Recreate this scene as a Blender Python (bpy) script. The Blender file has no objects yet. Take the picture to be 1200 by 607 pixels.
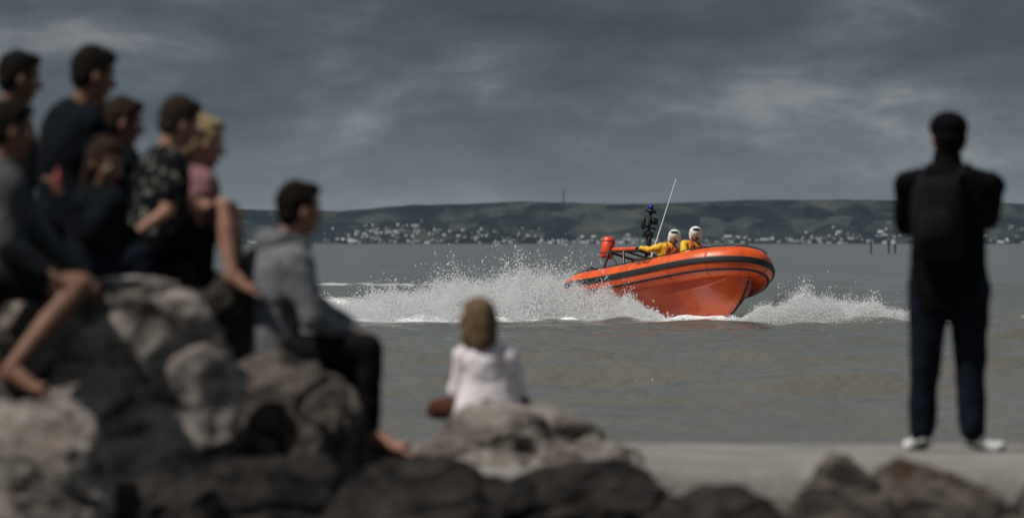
import bpy, bmesh, math, random
import numpy as np
from mathutils import Vector, Matrix, noise
random.seed(7); rng=np.random.default_rng(7)
scene=bpy.context.scene
V=Vector
# ------------------------------------------------------------------ helpers
def link(o,parent=None):
    scene.collection.objects.link(o)
    if parent: o.parent=parent
    return o
def empty(name,loc=(0,0,0)):
    e=bpy.data.objects.new(name,None); e.location=loc; e.empty_display_size=.2
    return link(e)
def mat(name,c1,c2=None,scale=5,rough=.8,bump=0.,bscale=20,metal=0,spec=.5,coat=0,detail=6,lo=.35,hi=.65):
    m=bpy.data.materials.new(name); m.use_nodes=True; nt=m.node_tree; N=nt.nodes; L=nt.links
    b=N['Principled BSDF']; b.inputs['Roughness'].default_value=rough; b.inputs['Metallic'].default_value=metal
    b.inputs['Specular IOR Level'].default_value=spec; b.inputs['Coat Weight'].default_value=coat
    c2=c2 or tuple(x*.75 for x in c1)
    tc=N.new('ShaderNodeTexCoord')
    n=N.new('ShaderNodeTexNoise'); n.inputs['Scale'].default_value=scale; n.inputs['Detail'].default_value=detail
    r=N.new('ShaderNodeValToRGB'); r.color_ramp.elements[0].position=lo; r.color_ramp.elements[1].position=hi
    r.color_ramp.elements[0].color=(*c2,1); r.color_ramp.elements[1].color=(*c1,1)
    L.new(tc.outputs['Object'],n.inputs['Vector']); L.new(n.outputs['Fac'],r.inputs['Fac']); L.new(r.outputs['Color'],b.inputs['Base Color'])
    if bump:
        n2=N.new('ShaderNodeTexNoise'); n2.inputs['Scale'].default_value=bscale; n2.inputs['Detail'].default_value=8
        bp=N.new('ShaderNodeBump'); bp.inputs['Strength'].default_value=bump; bp.inputs['Distance'].default_value=.02
        L.new(tc.outputs['Object'],n2.inputs['Vector']); L.new(n2.outputs['Fac'],bp.inputs['Height']); L.new(bp.outputs['Normal'],b.inputs['Normal'])
    return m
def loft(bm,st,W,seg=20,power=1.0):
    W=V(W).normalized(); n=len(st); rings=[]
    cs=[V(s[0]) for s in st]
    for i,(c,rx,ry) in enumerate(st):
        a=cs[max(i-1,0)]; b=cs[min(i+1,n-1)]; T=(b-a)
        if T.length<1e-6: T=V((0,0,1))
        T.normalize(); D=T.cross(W)
        if D.length<1e-4: D=T.cross(V((.3,.9,.2)))
        D.normalize(); W2=D.cross(T).normalized()
        ring=[]
        for k in range(seg):
            t=2*math.pi*k/seg; ct,sn=math.cos(t),math.sin(t)
            if power!=1: ct=math.copysign(abs(ct)**power,ct); sn=math.copysign(abs(sn)**power,sn)
            ring.append(bm.verts.new(cs[i]+W2*rx*ct+D*ry*sn))
        rings.append(ring)
    for i in range(n-1):
        for k in range(seg):
            bm.faces.new((rings[i][k],rings[i][(k+1)%seg],rings[i+1][(k+1)%seg],rings[i+1][k]))
    bm.faces.new(rings[0][::-1]); bm.faces.new(rings[-1])
    return rings
def capsule(bm,A,B,ra,rb,seg=16,flat=1.0,W=None):
    A=V(A);B=V(B);T=(B-A)
    if T.length<1e-5: T=V((0,0,1e-3)); 
    L=T.length; T=T.normalized()
    if W is None: W=T.orthogonal()
    st=[]
    for a in (80,55,28): 
        t=math.radians(a); st.append((A-T*ra*math.sin(t),ra*math.cos(t),ra*math.cos(t)*flat))
    st.append((A,ra,ra*flat)); st.append((A.lerp(B,.5),(ra+rb)/2,(ra+rb)/2*flat)); st.append((B,rb,rb*flat))
    for a in (28,55,80):
        t=math.radians(a); st.append((B+T*rb*math.sin(t),rb*math.cos(t),rb*math.cos(t)*flat))
    loft(bm,st,W,seg)
def ellipsoid(bm,c,X,Y,Z,sub=3):
    M=Matrix(((X[0],Y[0],Z[0],c[0]),(X[1],Y[1],Z[1],c[1]),(X[2],Y[2],Z[2],c[2]),(0,0,0,1)))
    bmesh.ops.create_icosphere(bm,subdivisions=sub,radius=1,matrix=M)
def box(bm,c,sx,sy,sz,M=None):
    m=Matrix.Translation(V(c))@Matrix.Diagonal((sx,sy,sz,1))
    if M is not None: m=M@m
    return bmesh.ops.create_cube(bm,size=1,matrix=m)['verts']
def obj(name,bm,material,parent=None,smooth=True,M=None):
    if M is not None: bmesh.ops.transform(bm,matrix=M,verts=bm.verts)
    bmesh.ops.recalc_face_normals(bm,faces=bm.faces)
    me=bpy.data.meshes.new(name); bm.to_mesh(me); bm.free()
    for p in me.polygons: p.use_smooth=smooth
    o=bpy.data.objects.new(name,me); me.materials.append(material)
    return link(o,parent)
clouds=bpy.data.textures.new('folds','CLOUDS'); clouds.noise_scale=.11; clouds.noise_depth=3
hairtex=bpy.data.textures.new('locks','CLOUDS'); hairtex.noise_scale=.03; hairtex.noise_depth=3
def fuse(o,vox,it=4,disp=0,tex=None):
    m=o.modifiers.new('fuse','REMESH'); m.mode='VOXEL'; m.voxel_size=vox; m.use_smooth_shade=True
    s=o.modifiers.new('sm','SMOOTH'); s.factor=.5; s.iterations=it
    if disp:
        d=o.modifiers.new('folds','DISPLACE'); d.texture=tex or clouds; d.strength=disp; d.mid_level=.5; d.texture_coords='GLOBAL'
    return o
# ------------------------------------------------------------------ world
w=bpy.data.worlds.new("World"); scene.world=w; w.use_nodes=True
nt=w.node_tree; N=nt.nodes; L=nt.links
for n in list(N): N.remove(n)
SUN_EL=math.radians(56); SUN_AZ=math.atan2(-.88,-.42) # compass from +Y to +X
out=N.new('ShaderNodeOutputWorld')
sky=N.new('ShaderNodeTexSky'); sky.sky_type='NISHITA'; sky.sun_disc=False; sky.sun_elevation=SUN_EL; sky.sun_rotation=SUN_AZ
bgA=N.new('ShaderNodeBackground'); bgA.inputs['Strength'].default_value=.07; L.new(sky.outputs[0],bgA.inputs['Color'])
tc=N.new('ShaderNodeTexCoord')
def wnoise(sc,scale,det,rough=.55,dist=0.,loc=(0,0,0)):
    mp=N.new('ShaderNodeMapping'); mp.inputs['Scale'].default_value=sc; mp.inputs['Location'].default_value=loc
    L.new(tc.outputs['Generated'],mp.inputs['Vector'])
    n=N.new('ShaderNodeTexNoise'); n.inputs['Scale'].default_value=scale; n.inputs['Detail'].default_value=det
    n.inputs['Roughness'].default_value=rough; n.inputs['Distortion'].default_value=dist
    L.new(mp.outputs[0],n.inputs['Vector']); return n
n1=wnoise((1,1,3.2),17,8,.55,.4,(3.9,0,1.2)); n2=wnoise((1,1,2.4),55,8,.6,.25,(1,5,2))
mx=N.new('ShaderNodeMath'); mx.operation='MULTIPLY_ADD'; mx.inputs[1].default_value=.30; L.new(n2.outputs['Fac'],mx.inputs[0])
m1=N.new('ShaderNodeMath'); m1.operation='MULTIPLY'; m1.inputs[1].default_value=.70; L.new(n1.outputs['Fac'],m1.inputs[0]); L.new(m1.outputs[0],mx.inputs[2])
ramp=N.new('ShaderNodeValToRGB'); cr=ramp.color_ramp
cr.elements[0].position=.36; cr.elements[0].color=(.070,.090,.110,1)
cr.elements[1].position=.68; cr.elements[1].color=(.30,.32,.33,1)
e=cr.elements.new(.49); e.color=(.106,.133,.158,1)
e=cr.elements.new(.56); e.color=(.148,.177,.202,1)
L.new(mx.outputs[0],ramp.inputs['Fac'])
sep=N.new('ShaderNodeSeparateXYZ'); L.new(tc.outputs['Generated'],sep.inputs[0])
er=N.new('ShaderNodeValToRGB'); ec=er.color_ramp
ec.elements[0].position=0; ec.elements[0].color=(1.,1.,1.,1)
ec.elements[1].position=1; ec.elements[1].color=(.8,.8,.8,1)
e=ec.elements.new(.018); e.color=(.97,.97,.98,1); e=ec.elements.new(.042); e.color=(.64,.64,.66,1); e=ec.elements.new(.10); e.color=(1.1,1.1,1.1,1); e=ec.elements.new(.3); e.color=(1.4,1.4,1.38,1)
L.new(sep.outputs['Z'],er.inputs['Fac'])
mc=N.new('ShaderNodeMix'); mc.data_type='RGBA'; mc.blend_type='MULTIPLY'; mc.inputs['Factor'].default_value=1
L.new(ramp.outputs['Color'],mc.inputs[6]); L.new(er.outputs['Color'],mc.inputs[7])
hz=N.new('ShaderNodeMapRange'); hz.inputs['From Min'].default_value=0; hz.inputs['From Max'].default_value=.022; hz.inputs['To Min'].default_value=.8; hz.inputs['To Max'].default_value=0
L.new(sep.outputs['Z'],hz.inputs['Value'])
mh=N.new('ShaderNodeMix'); mh.data_type='RGBA'; L.new(hz.outputs[0],mh.inputs[0]); L.new(mc.outputs[2],mh.inputs[6]); mh.inputs[7].default_value=(.190,.224,.250,1)
bgB=N.new('ShaderNodeBackground'); bgB.inputs['Strength'].default_value=1.0; L.new(mh.outputs[2],bgB.inputs['Color'])
ms=N.new('ShaderNodeMixShader'); ms.inputs[0].default_value=.96
L.new(bgA.outputs[0],ms.inputs[1]); L.new(bgB.outputs[0],ms.inputs[2]); L.new(ms.outputs[0],out.inputs['Surface'])
# sun
sl=bpy.data.lights.new('sun','SUN'); sl.energy=4.0; sl.angle=math.radians(.6); sl.color=(1,.95,.88)
so=link(bpy.data.objects.new('sun',sl))
sd=V((math.sin(SUN_AZ)*math.cos(SUN_EL),math.cos(SUN_AZ)*math.cos(SUN_EL),math.sin(SUN_EL)))
so.rotation_euler=sd.to_track_quat('Z','Y').to_euler(); so.location=(-10,-20,40)
# ------------------------------------------------------------------ camera
HC=1.58
cd=bpy.data.cameras.new('camera'); cam=link(bpy.data.objects.new('camera',cd)); scene.camera=cam
cd.lens=200; cd.sensor_width=36; cd.clip_start=.5; cd.clip_end=60000
cam.location=(0,0,HC); cam.rotation_euler=(math.radians(90-.16),0,0)
cd.dof.use_dof=True; cd.dof.focus_distance=112; cd.dof.aperture_fstop=3.2
# ------------------------------------------------------------------ sea
def axis(lo,hi,step,far,g):
    a=list(np.arange(lo,hi+step/2,step)); s=step
    while a[-1]<far: s*=g; a.append(a[-1]+s)
    return a
xs=axis(0,22,.17,16000,1.16); xs=np.array([-x for x in xs[:0:-1]]+xs)
ys=np.array(axis(30.5,135,.28,17000,1.03))
X,Y=np.meshgrid(xs,ys)
Z=np.zeros_like(X)
for i in range(70):
    lam=.6*(7**rng.random()); ang=rng.normal(1.5,.38); k=2*math.pi/lam
    amp=.0078*lam**.6; ph=rng.random()*6.28
    fade=np.clip((lam*30-(Y-60)*.35)/(lam*10),0,1) if lam<4 else 1
    Z+=amp*np.sin(k*(X*math.cos(ang)+Y*math.sin(ang))+ph+.6*np.sin(X*.35+Y*.21+ph))*fade
Z*=np.exp(-np.clip(Y-160,0,None)/120)*np.exp(-np.clip(np.abs(X)-30,0,None)/20)
gust=.75+.35*np.sin(X*.12+Y*.05+1)*np.sin(Y*.071+X*.03)
Z*=gust
# foam
def segdist(px,py,pts):
    best=np.full(px.shape,1e9)
    for (x0,y0,w0),(x1,y1,w1) in zip(pts[:-1],pts[1:]):
        dx,dy=x1-x0,y1-y0; t=np.clip(((px-x0)*dx+(py-y0)*dy)/(dx*dx+dy*dy),0,1)
        d=np.hypot(px-x0-t*dx,py-y0-t*dy)/(w0+(w1-w0)*t); best=np.minimum(best,d)
    return best
F=np.zeros_like(X)
wake=[(4.2,110.5,1.2),(1.2,115,2.6),(-2.2,126,3.4),(-5.5,146,4),(-10,176,5),(-19,215,6),(-34,255,7)]
F=np.maximum(F,np.clip(1.1-segdist(X,Y,wake),0,1)*1.1)
brk=.86+.16*np.sin(X*2.3+np.sin(Y*1.9))+.12*np.sin(X*5.1-Y*2.7)+.08*np.sin(X*11+Y*4)
F=np.maximum(F,np.clip(1.15-segdist(X,Y,[(-4.5,113,.9),(0,112.2,1.7),(3.5,110.4,1.6),(6.,111.,1.5),(8.8,112.5,.6)]),0,1)*1.2*brk)
F=np.maximum(F,np.clip(.95-segdist(X,Y,[(8,113,.7),(14,118,1.3),(22,124,2)]),0,1)*.7)
F=np.maximum(F,np.clip(.95-segdist(X,Y,[(-3,210,4),(-9,216,6),(-22,226,6)]),0,1)*.9)
F=np.clip(F,0,1.3)
Z+=F*(.05+.08*np.sin(X*3.1+Y*1.7)*np.sin(Y*2.3-X*1.1)+.03*np.sin(X*7.3-Y*3.1))
nv=X.size; me=bpy.data.meshes.new('sea_water'); me.vertices.add(nv)
me.vertices.foreach_set('co',np.stack([X,Y,Z],-1).astype(np.float32).ravel())
r,c=X.shape; idx=np.arange(nv).reshape(r,c)
q=np.stack([idx[:-1,:-1],idx[:-1,1:],idx[1:,1:],idx[1:,:-1]],-1).reshape(-1,4); nf=len(q)
me.loops.add(nf*4); me.loops.foreach_set('vertex_index',q.ravel().astype(np.int32))
me.polygons.add(nf); me.polygons.foreach_set('loop_start',np.arange(0,nf*4,4,dtype=np.int32))
me.polygons.foreach_set('use_smooth',np.ones(nf,dtype=bool))
me.update(calc_edges=True)
at=me.attributes.new('foam','FLOAT','POINT'); at.data.foreach_set('value',F.astype(np.float32).ravel())
sea=link(bpy.data.objects.new('sea_water',me))
m=bpy.data.materials.new('sea_water'); m.use_nodes=True; nt=m.node_tree; N=nt.nodes; L=nt.links; b=N['Principled BSDF']
tc=N.new('ShaderNodeTexCoord'); 
def nz(sc,scale,det=6):
    mp=N.new('ShaderNodeMapping'); mp.inputs['Scale'].default_value=sc; L.new(tc.outputs['Object'],mp.inputs['Vector'])
    n=N.new('ShaderNodeTexNoise'); n.inputs['Scale'].default_value=scale; n.inputs['Detail'].default_value=det; L.new(mp.outputs[0],n.inputs['Vector']); return n
big=nz((1,.3,1),.07,3)
cr=N.new('ShaderNodeValToRGB'); cr.color_ramp.elements[0].position=.35; cr.color_ramp.elements[1].position=.65
cr.color_ramp.elements[0].color=(.098,.092,.076,1); cr.color_ramp.elements[1].color=(.128,.119,.096,1); L.new(big.outputs['Fac'],cr.inputs['Fac'])
fa=N.new('ShaderNodeAttribute'); fa.attribute_name='foam'
fn=nz((1,.5,1),2.6,10); 
ad=N.new('ShaderNodeMath'); ad.operation='MULTIPLY_ADD'; ad.inputs[1].default_value=1.0; L.new(fa.outputs['Fac'],ad.inputs[0]); L.new(fn.outputs['Fac'],ad.inputs[2])
mr=N.new('ShaderNodeMapRange'); mr.inputs['From Min'].default_value=.92; mr.inputs['From Max'].default_value=1.5; L.new(ad.outputs[0],mr.inputs['Value'])
mxc=N.new('ShaderNodeMix'); mxc.data_type='RGBA'; L.new(mr.outputs[0],mxc.inputs[0]); L.new(cr.outputs[0],mxc.inputs[6]); mxc.inputs[7].default_value=(.78,.79,.80,1)
L.new(mxc.outputs[2],b.inputs['Base Color'])
rr=N.new('ShaderNodeMapRange'); rr.inputs['To Min'].default_value=.09; rr.inputs['To Max'].default_value=.9; L.new(mr.outputs[0],rr.inputs['Value']); L.new(rr.outputs[0],b.inputs['Roughness'])
b.inputs['IOR'].default_value=1.34
r1=nz((.7,1,1),2.2,5); r2=nz((.7,1,1),8,4)
bp1=N.new('ShaderNodeBump'); bp1.inputs['Strength'].default_value=1; bp1.inputs['Distance'].default_value=.15; L.new(r1.outputs['Fac'],bp1.inputs['Height'])
bp2=N.new('ShaderNodeBump'); bp2.inputs['Strength'].default_value=1; bp2.inputs['Distance'].default_value=.035; L.new(r2.outputs['Fac'],bp2.inputs['Height']); L.new(bp1.outputs[0],bp2.inputs['Normal'])
L.new(bp2.outputs[0],b.inputs['Normal']); me.materials.append(m)
# ------------------------------------------------------------------ hills
rx=[-9000,-4000,-1440,-756,-480,-288,-96,48,240,480,720,960,1440,3000,9000]
rz=[60,70,84,96,91,108,115,120,113,115,122,125,113,100,70]
def ridge(x): return float(np.interp(x,rx,rz))
def hz_(x,y):
    t=min(max((y-14000)/2000,0),1); s=t*t*(3-2*t); s=.55*t+.45*s
    z=ridge(x)*s
    z+=noise.fractal(V((x/420,y/600,3)),1,2,5)*14*min(1,t*4)*(1-.75*t)
    z+=noise.fractal(V((x/45,y/90,7)),1,2,3)*2.2*min(1,t*3)
    if y>16000: z-=(y-16000)*.03
    if t<=0: z=-3
    return max(z,-3)
hx=list(np.arange(-2100,2101,14)); hx=[-9000,-7500,-6000,-5000,-4000,-3300,-2700,-2350]+hx+[2350,2700,3300,4000,5000,6000,7500,9000]
hy=[13960,14000]+list(np.arange(14025,16400,45))+[17000,18000]
vs=[(x,y,hz_(x,y)) for y in hy for x in hx]; nx=len(hx)
fs=[(j*nx+i,j*nx+i+1,(j+1)*nx+i+1,(j+1)*nx+i) for j in range(len(hy)-1) for i in range(nx-1)]
me=bpy.data.meshes.new('hills'); me.from_pydata(vs,[],fs); me.update()
for p in me.polygons: p.use_smooth=True
link(bpy.data.objects.new('hills',me))
m=bpy.data.materials.new('hillside'); m.use_nodes=True; nt=m.node_tree; N=nt.nodes; L=nt.links; b=N['Principled BSDF']; b.inputs['Roughness'].default_value=1; b.inputs['Specular IOR Level'].default_value=0
tc=N.new('ShaderNodeTexCoord'); mp=N.new('ShaderNodeMapping'); mp.inputs['Scale'].default_value=(1/90,1/420,0); L.new(tc.outputs['Object'],mp.inputs['Vector'])
vo=N.new('ShaderNodeTexVoronoi'); vo.inputs['Scale'].default_value=1; L.new(mp.outputs[0],vo.inputs['Vector'])
no=N.new('ShaderNodeTexNoise'); no.inputs['Scale'].default_value=.9; no.inputs['Detail'].default_value=9; no.inputs['Roughness'].default_value=.7; L.new(mp.outputs[0],no.inputs['Vector'])
sx=N.new('ShaderNodeSeparateColor'); L.new(vo.outputs['Color'],sx.inputs[0])
mm=N.new('ShaderNodeMath'); mm.operation='MULTIPLY_ADD'; mm.inputs[1].default_value=.28; L.new(sx.outputs[0],mm.inputs[0]); L.new(no.outputs['Fac'],mm.inputs[2])
cr=N.new('ShaderNodeValToRGB'); c=cr.color_ramp; c.elements[0].position=.5; c.elements[0].color=(.026,.037,.047,1); c.elements[1].position=.95; c.elements[1].color=(.082,.092,.088,1)  # blue-grey aerial haze is painted into these wood and field colours
e=c.elements.new(.64); e.color=(.036,.049,.057,1); e=c.elements.new(.72); e.color=(.052,.065,.070,1)
L.new(mm.outputs[0],cr.inputs[0]); L.new(cr.outputs[0],b.inputs['Base Color']); me.materials.append(m)
# distant town
bm=bmesh.new()
def house(bm,x,y,z,wd,dp,h,rot):
    M=Matrix.Translation((x,y,z))@Matrix.Rotation(rot,4,'Z')
    p=[(-wd/2,-dp/2,-4),(wd/2,-dp/2,-4),(wd/2,dp/2,-4),(-wd/2,dp/2,-4),(-wd/2,-dp/2,h),(wd/2,-dp/2,h),(wd/2,dp/2,h),(-wd/2,dp/2,h),(-wd/2,0,h+dp*.35),(wd/2,0,h+dp*.35)]
    v=[bm.verts.new(M@V(a)) for a in p]
    for f in [(0,1,5,4),(1,2,6,5),(2,3,7,6),(3,0,4,7),(5,6,9),(7,4,8)]: bm.faces.new([v[i] for i in f])
    for f in [(4,5,9,8),(6,7,8,9)]: bm.faces.new([v[i] for i in f]).material_index=1
cl=[(-290,90,14500,280,100),(-60,110,14300,220,45),(-420,60,14250,150,10),(230,130,14090,50,80),(760,170,14250,200,80),(1050,170,14200,160,50),(1350,200,14500,400,36),(500,300,14130,90,34),(0,1400,14100,120,50),(-1100,400,14300,300,40),(1300,60,14120,60,12)]
for cx,sxx,cy,sy,n in cl:
    for i in range(n):
        x=random.gauss(cx,sxx); y=max(14030,random.gauss(cy,sy)); big_=random.random()<.16
        house(bm,x,y,hz_(x,y),random.uniform(3,9)*(2.6 if big_ else 1),random.uniform(5,8),random.uniform(1.5,4.8),random.gauss(0,.35))
ot=obj('distant_town',bm,mat('render_wall',(.78,.79,.80),(.14,.145,.15),.016,.9,lo=.42,hi=.56),smooth=False); ot.data.materials.append(mat('slate_roof',(.07,.075,.085),None,.02,.9))
bm=bmesh.new(); zb=hz_(144,15900)
for sxx in (-1,1):
    for syy in (-1,1): capsule(bm,(144+sxx*2.4,15900+syy*2.4,zb-3),(144+sxx*.5,15900+syy*.5,zb+40),.7,.5,8)
for k in range(9):
    t=k/9; t2=(k+1)/9; a=2.4-2*t; a2=2.4-2*t2
    for s in (-1,1):
        capsule(bm,(144-a,15900+s*a,zb+40*t),(144+a2,15900+s*a2,zb+40*t2),.3,.3,6); capsule(bm,(144+s*a,15900-a,zb+40*t),(144+s*a2,15900+a2,zb+40*t2),.3,.3,6)
obj('radio_mast',bm,mat('mast_steel',(.04,.045,.05),None,1,.7))
steel=mat('weathered_timber',(.04,.035,.03),None,3,.9)
for px_,h in ((56.8,1.7),(59.6,1.6),(60.6,1.2)):
    bm=bmesh.new(); capsule(bm,(px_,900,-1),(px_,900,h),.16,.13,10); box(bm,(px_,900,h),.4,.4,.3); obj('marker_post',bm,steel)
# ------------------------------------------------------------------ promenade, shore
conc=mat('concrete',(.27,.255,.235),(.12,.112,.10),2.2,.9,.8,18,lo=.3,hi=.7)
bm=bmesh.new()
gx=np.arange(-34,34.01,.12); prof=[(26.9,-.6),(26.86,.1),(26.88,.44),(26.93,.495),(27.0,.51),(27.8,.513),(28.7,.515),(29.6,.512),(30.5,.506),(30.58,.49),(30.62,.42),(30.62,-.8)]
g_=[]
for x in gx:
    g_.append([bm.verts.new((x,y+(.05*noise.noise(V((x*1.5,y,0))) if y<27 or y>30.4 else 0),z+.012*noise.noise(V((x*1.1,y*1.4,5))))) for y,z in prof])
for i in range(len(gx)-1):
    for k in range(len(prof)-1): bm.faces.new((g_[i][k],g_[i+1][k],g_[i+1][k+1],g_[i][k+1]))
obj('concrete_promenade',bm,conc,smooth=True)
bm=bmesh.new(); gx=np.arange(-40,40.1,.4); gy=np.arange(2,27.2,.3); vv=[]
for y in gy:
    for x in gx: vv.append(bm.verts.new((x,y,.12+.10*noise.fractal(V((x*.8,y*.8,0)),1,2,4))))
bm.verts.ensure_lookup_table(); n=len(gx)
for j in range(len(gy)-1):
    for i in range(n-1): bm.faces.new((vv[j*n+i],vv[j*n+i+1],vv[(j+1)*n+i+1],vv[(j+1)*n+i]))
obj('shore_ground',bm,mat('wet_shingle',(.09,.078,.065),(.03,.026,.022),9,.75,1,30))
# ------------------------------------------------------------------ rocks
def rockmat(name,light,mid,dark,rust=(.2,.11,.06)):
    m=bpy.data.materials.new(name); m.use_nodes=True; nt=m.node_tree; N=nt.nodes; L=nt.links; b=N['Principled BSDF']; b.inputs['Roughness'].default_value=.85
    b.inputs['Specular IOR Level'].default_value=.25
    tc=N.new('ShaderNodeTexCoord')
    def n_(s,d,r=.6,dist=0,sc=(1,1,1)):
        mp=N.new('ShaderNodeMapping'); mp.inputs['Scale'].default_value=sc; mp.inputs['Rotation'].default_value=(.4,.5,.2); L.new(tc.outputs['Object'],mp.inputs['Vector'])
        n=N.new('ShaderNodeTexNoise'); n.inputs['Scale'].default_value=s; n.inputs['Detail'].default_value=d; n.inputs['Roughness'].default_value=r; n.inputs['Distortion'].default_value=dist; L.new(mp.outputs[0],n.inputs['Vector']); return n
    a=n_(3.4,9,.68,1.0,(1,1,2.0)); r=N.new('ShaderNodeValToRGB'); c=r.color_ramp
    c.elements[0].position=.40; c.elements[0].color=(*dark,1); c.elements[1].position=.58; c.elements[1].color=(*light,1); e=c.elements.new(.46); e.color=(*mid,1); L.new(a.outputs['Fac'],r.inputs[0])
    rb=n_(1.9,6,.6,.3); rr=N.new('ShaderNodeMapRange'); rr.inputs['From Min'].default_value=.58; rr.inputs['From Max'].default_value=.70; L.new(rb.outputs['Fac'],rr.inputs['Value'])
    mx=N.new('ShaderNodeMix'); mx.data_type='RGBA'; L.new(rr.outputs[0],mx.inputs[0]); L.new(r.outputs[0],mx.inputs[6]); mx.inputs[7].default_value=(*rust,1); L.new(mx.outputs[2],b.inputs['Base Color'])
    h=n_(6,10,.7,.6,(1,1,1.8)); bp=N.new('ShaderNodeBump'); bp.inputs['Strength'].default_value=1; bp.inputs['Distance'].default_value=.15; L.new(h.outputs['Fac'],bp.inputs['Height']); L.new(bp.outputs[0],b.inputs['Normal'])
    return m
R_light=rockmat('limestone_rock',(.54,.47,.42),(.27,.23,.20),(.03,.025,.022),(.16,.09,.055))
R_mid=rockmat('weathered_rock',(.21,.175,.15),(.095,.078,.067),(.016,.014,.012),(.10,.058,.036))
R_dark=rockmat('dark_rock',(.060,.050,.044),(.024,.020,.018),(.006,.005,.005),(.036,.023,.015))  # same rock pattern in darker tones
def rockmesh(bm,c,r,seed,sub=5,rot=0,rough=1):
    rd=random.Random(seed); b2=bmesh.new(); bmesh.ops.create_icosphere(b2,subdivisions=sub,radius=1)
    pl=[]
    for i in range(12):
        n=V((rd.gauss(0,1),rd.gauss(0,1),rd.gauss(0,.8))).normalized(); pl.append((n,rd.uniform(.64,.92)))
    off=V((seed*3.7,seed*1.3,seed*.7))
    for v in b2.verts:
        p=v.co.copy()
        for n,h in pl:
            d=p.dot(n)-h
            if d>0: p-=n*d*.92
        w_=p+off
        rg=1-abs(noise.noise(V((w_.x*1.1,w_.y*1.1,w_.z*1.7))+off*.3))*2.4   # a few thin cracks and ledges
        nn=noise.fractal(p*1.3+off,1,2,6)*.09-max(0,rg-.80)*.42+noise.fractal(p*4+off,.8,2,5)*.035
        v.co=p*(1+nn*rough)
    M=Matrix.Translation(c)@Matrix.Rotation(rot,4,'Z')@Matrix.Diagonal((r[0],r[1],r[2],1))
    bmesh.ops.transform(b2,matrix=M,verts=b2.verts)
    tmp=bpy.data.meshes.new('t'); b2.to_mesh(tmp); b2.free(); bm.from_mesh(tmp); bpy.data.meshes.remove(tmp)
def rock(c,r,seed,m,rot=0,sub=6):
    bm=bmesh.new(); rockmesh(bm,c,r,seed,sub,rot); obj('boulder',bm,m)
rock((-1.74,24.5,.84),(.62,.6,.62),3,R_light,.4)
rock((-2.03,23.0,.46),(.46,.45,.58),5,R_light,1.2)
rock((-1.44,26.1,1.06),(.38,.42,.55),8,R_dark,.2)
rock((-2.35,26.4,.95),(.66,.7,.70),11,R_dark,.9)
rock((-1.9,25.7,.85),(.54,.5,.64),12,R_dark,.3)
rock((-2.5,24.2,.8),(.5,.6,.64),13,R_mid,.3)
rock((-1.05,25.75,.66),(.37,.5,.42),17,R_mid,.5)
rock((-1.28,26.2,.62),(.40,.4,.46),18,R_dark,.5)
rock((-.60,25.8,.30),(.35,.4,.40),21,R_mid,2.)
rock((-.02,27.6,.38),(.60,.5,.45),23,R_light,.1)
rock((.38,27.5,.27),(.46,.42,.36),24,R_light,.9)
rock((-.42,26.2,.25),(.44,.42,.35),25,R_dark,.7)
rock((-1.05,24.1,.33),(.6,.4,.42),31,R_dark,1.4)
rock((-1.45,23.3,.26),(.45,.4,.36),33,R_dark,.4)
rock((-.35,23.8,.30),(.58,.4,.38),34,R_dark,.1)
rock((.32,24.1,.30),(.55,.4,.36),35,R_dark,.2)
rock((.85,23.6,.20),(.40,.4,.36),37,R_dark,.4)
rock((1.38,24.3,.28),(.34,.35,.38),42,R_mid,.2)
rock((1.85,24.3,.28),(.44,.45,.43),38,R_mid,.2)
rock((2.4,24.2,.28),(.50,.45,.43),39,R_mid,1.1)
rock((3.0,24.4,.3),(.45,.5,.40),40,R_mid,2.1)
rock((-3.2,25,.6),(.7,.8,.8),41,R_mid,2.1)
bm=bmesh.new()
for i in range(300):
    s=random.uniform(.05,.17); x=random.uniform(-4,4); y=random.uniform(21.5,26.7)
    rockmesh(bm,(x,y,.2+s*.5),(s*1.2,s,s*.8),100+i,2,random.random()*3)
obj('rubble',bm,R_mid)
# ------------------------------------------------------------------ people
M_skin=mat('skin',(.33,.17,.115),(.26,.125,.085),14,.6,.15,90,spec=.3)
M_skin2=mat('skin_tanned',(.20,.10,.063),(.145,.068,.042),14,.6,.15,90,spec=.3)
M_eye=mat('eye_white',(.75,.74,.72),None,3,.3); M_iris=mat('iris',(.03,.02,.015),None,3,.2); M_lip=mat('lips',(.32,.10,.09),None,20,.5)
M_white_shoe=mat('white_leather',(.72,.72,.70),(.5,.5,.49),9,.6); M_sole=mat('rubber',(.03,.03,.03),None,9,.8)
def cloth(name,c,c2=None,sc=6): return mat(name,c,c2,sc,.95,.5,60,spec=.06)
def hand(bm,w,d,n,s,side,curl=.5):
    d=V(d).normalized(); n=(V(n)-d*V(n).dot(d)).normalized(); wd=d.cross(n)*side
    w=V(w)
    loft(bm,[(w-d*.02*s,.024*s,.018*s),(w+d*.02*s,.032*s,.016*s),(w+d*.06*s,.040*s,.015*s),(w+d*.09*s,.039*s,.012*s),(w+d*.098*s,.03*s,.008*s)],wd,16)
    for i,(o,l) in enumerate(((.029,.072),(.010,.080),(-.010,.075),(-.028,.058))):
        p=w+d*.086*s+wd*o*s; a=.15
        for k in range(3):
            dd=d*math.cos(a)+n*math.sin(a)+wd*(o*1.5)*(1-a*.3)
            dd.normalize(); q=p+dd*l*s*(.44,.32,.24)[k]; r=(.0092,.0082,.0074)[k]*s
            capsule(bm,p,q,r,r*.92,10); p=q; a+=curl*(1.1 if k==0 else .9)
    p=w+d*.025*s+wd*.028*s; q=p+(d*.6+wd*.75+n*.25).normalized()*.042*s; t=q+(d*.9+wd*.25+n*.4).normalized()*.030*s
    capsule(bm,p,q,.013*s,.0105*s,10); capsule(bm,q,t,.0105*s,.0085*s,10)
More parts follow.
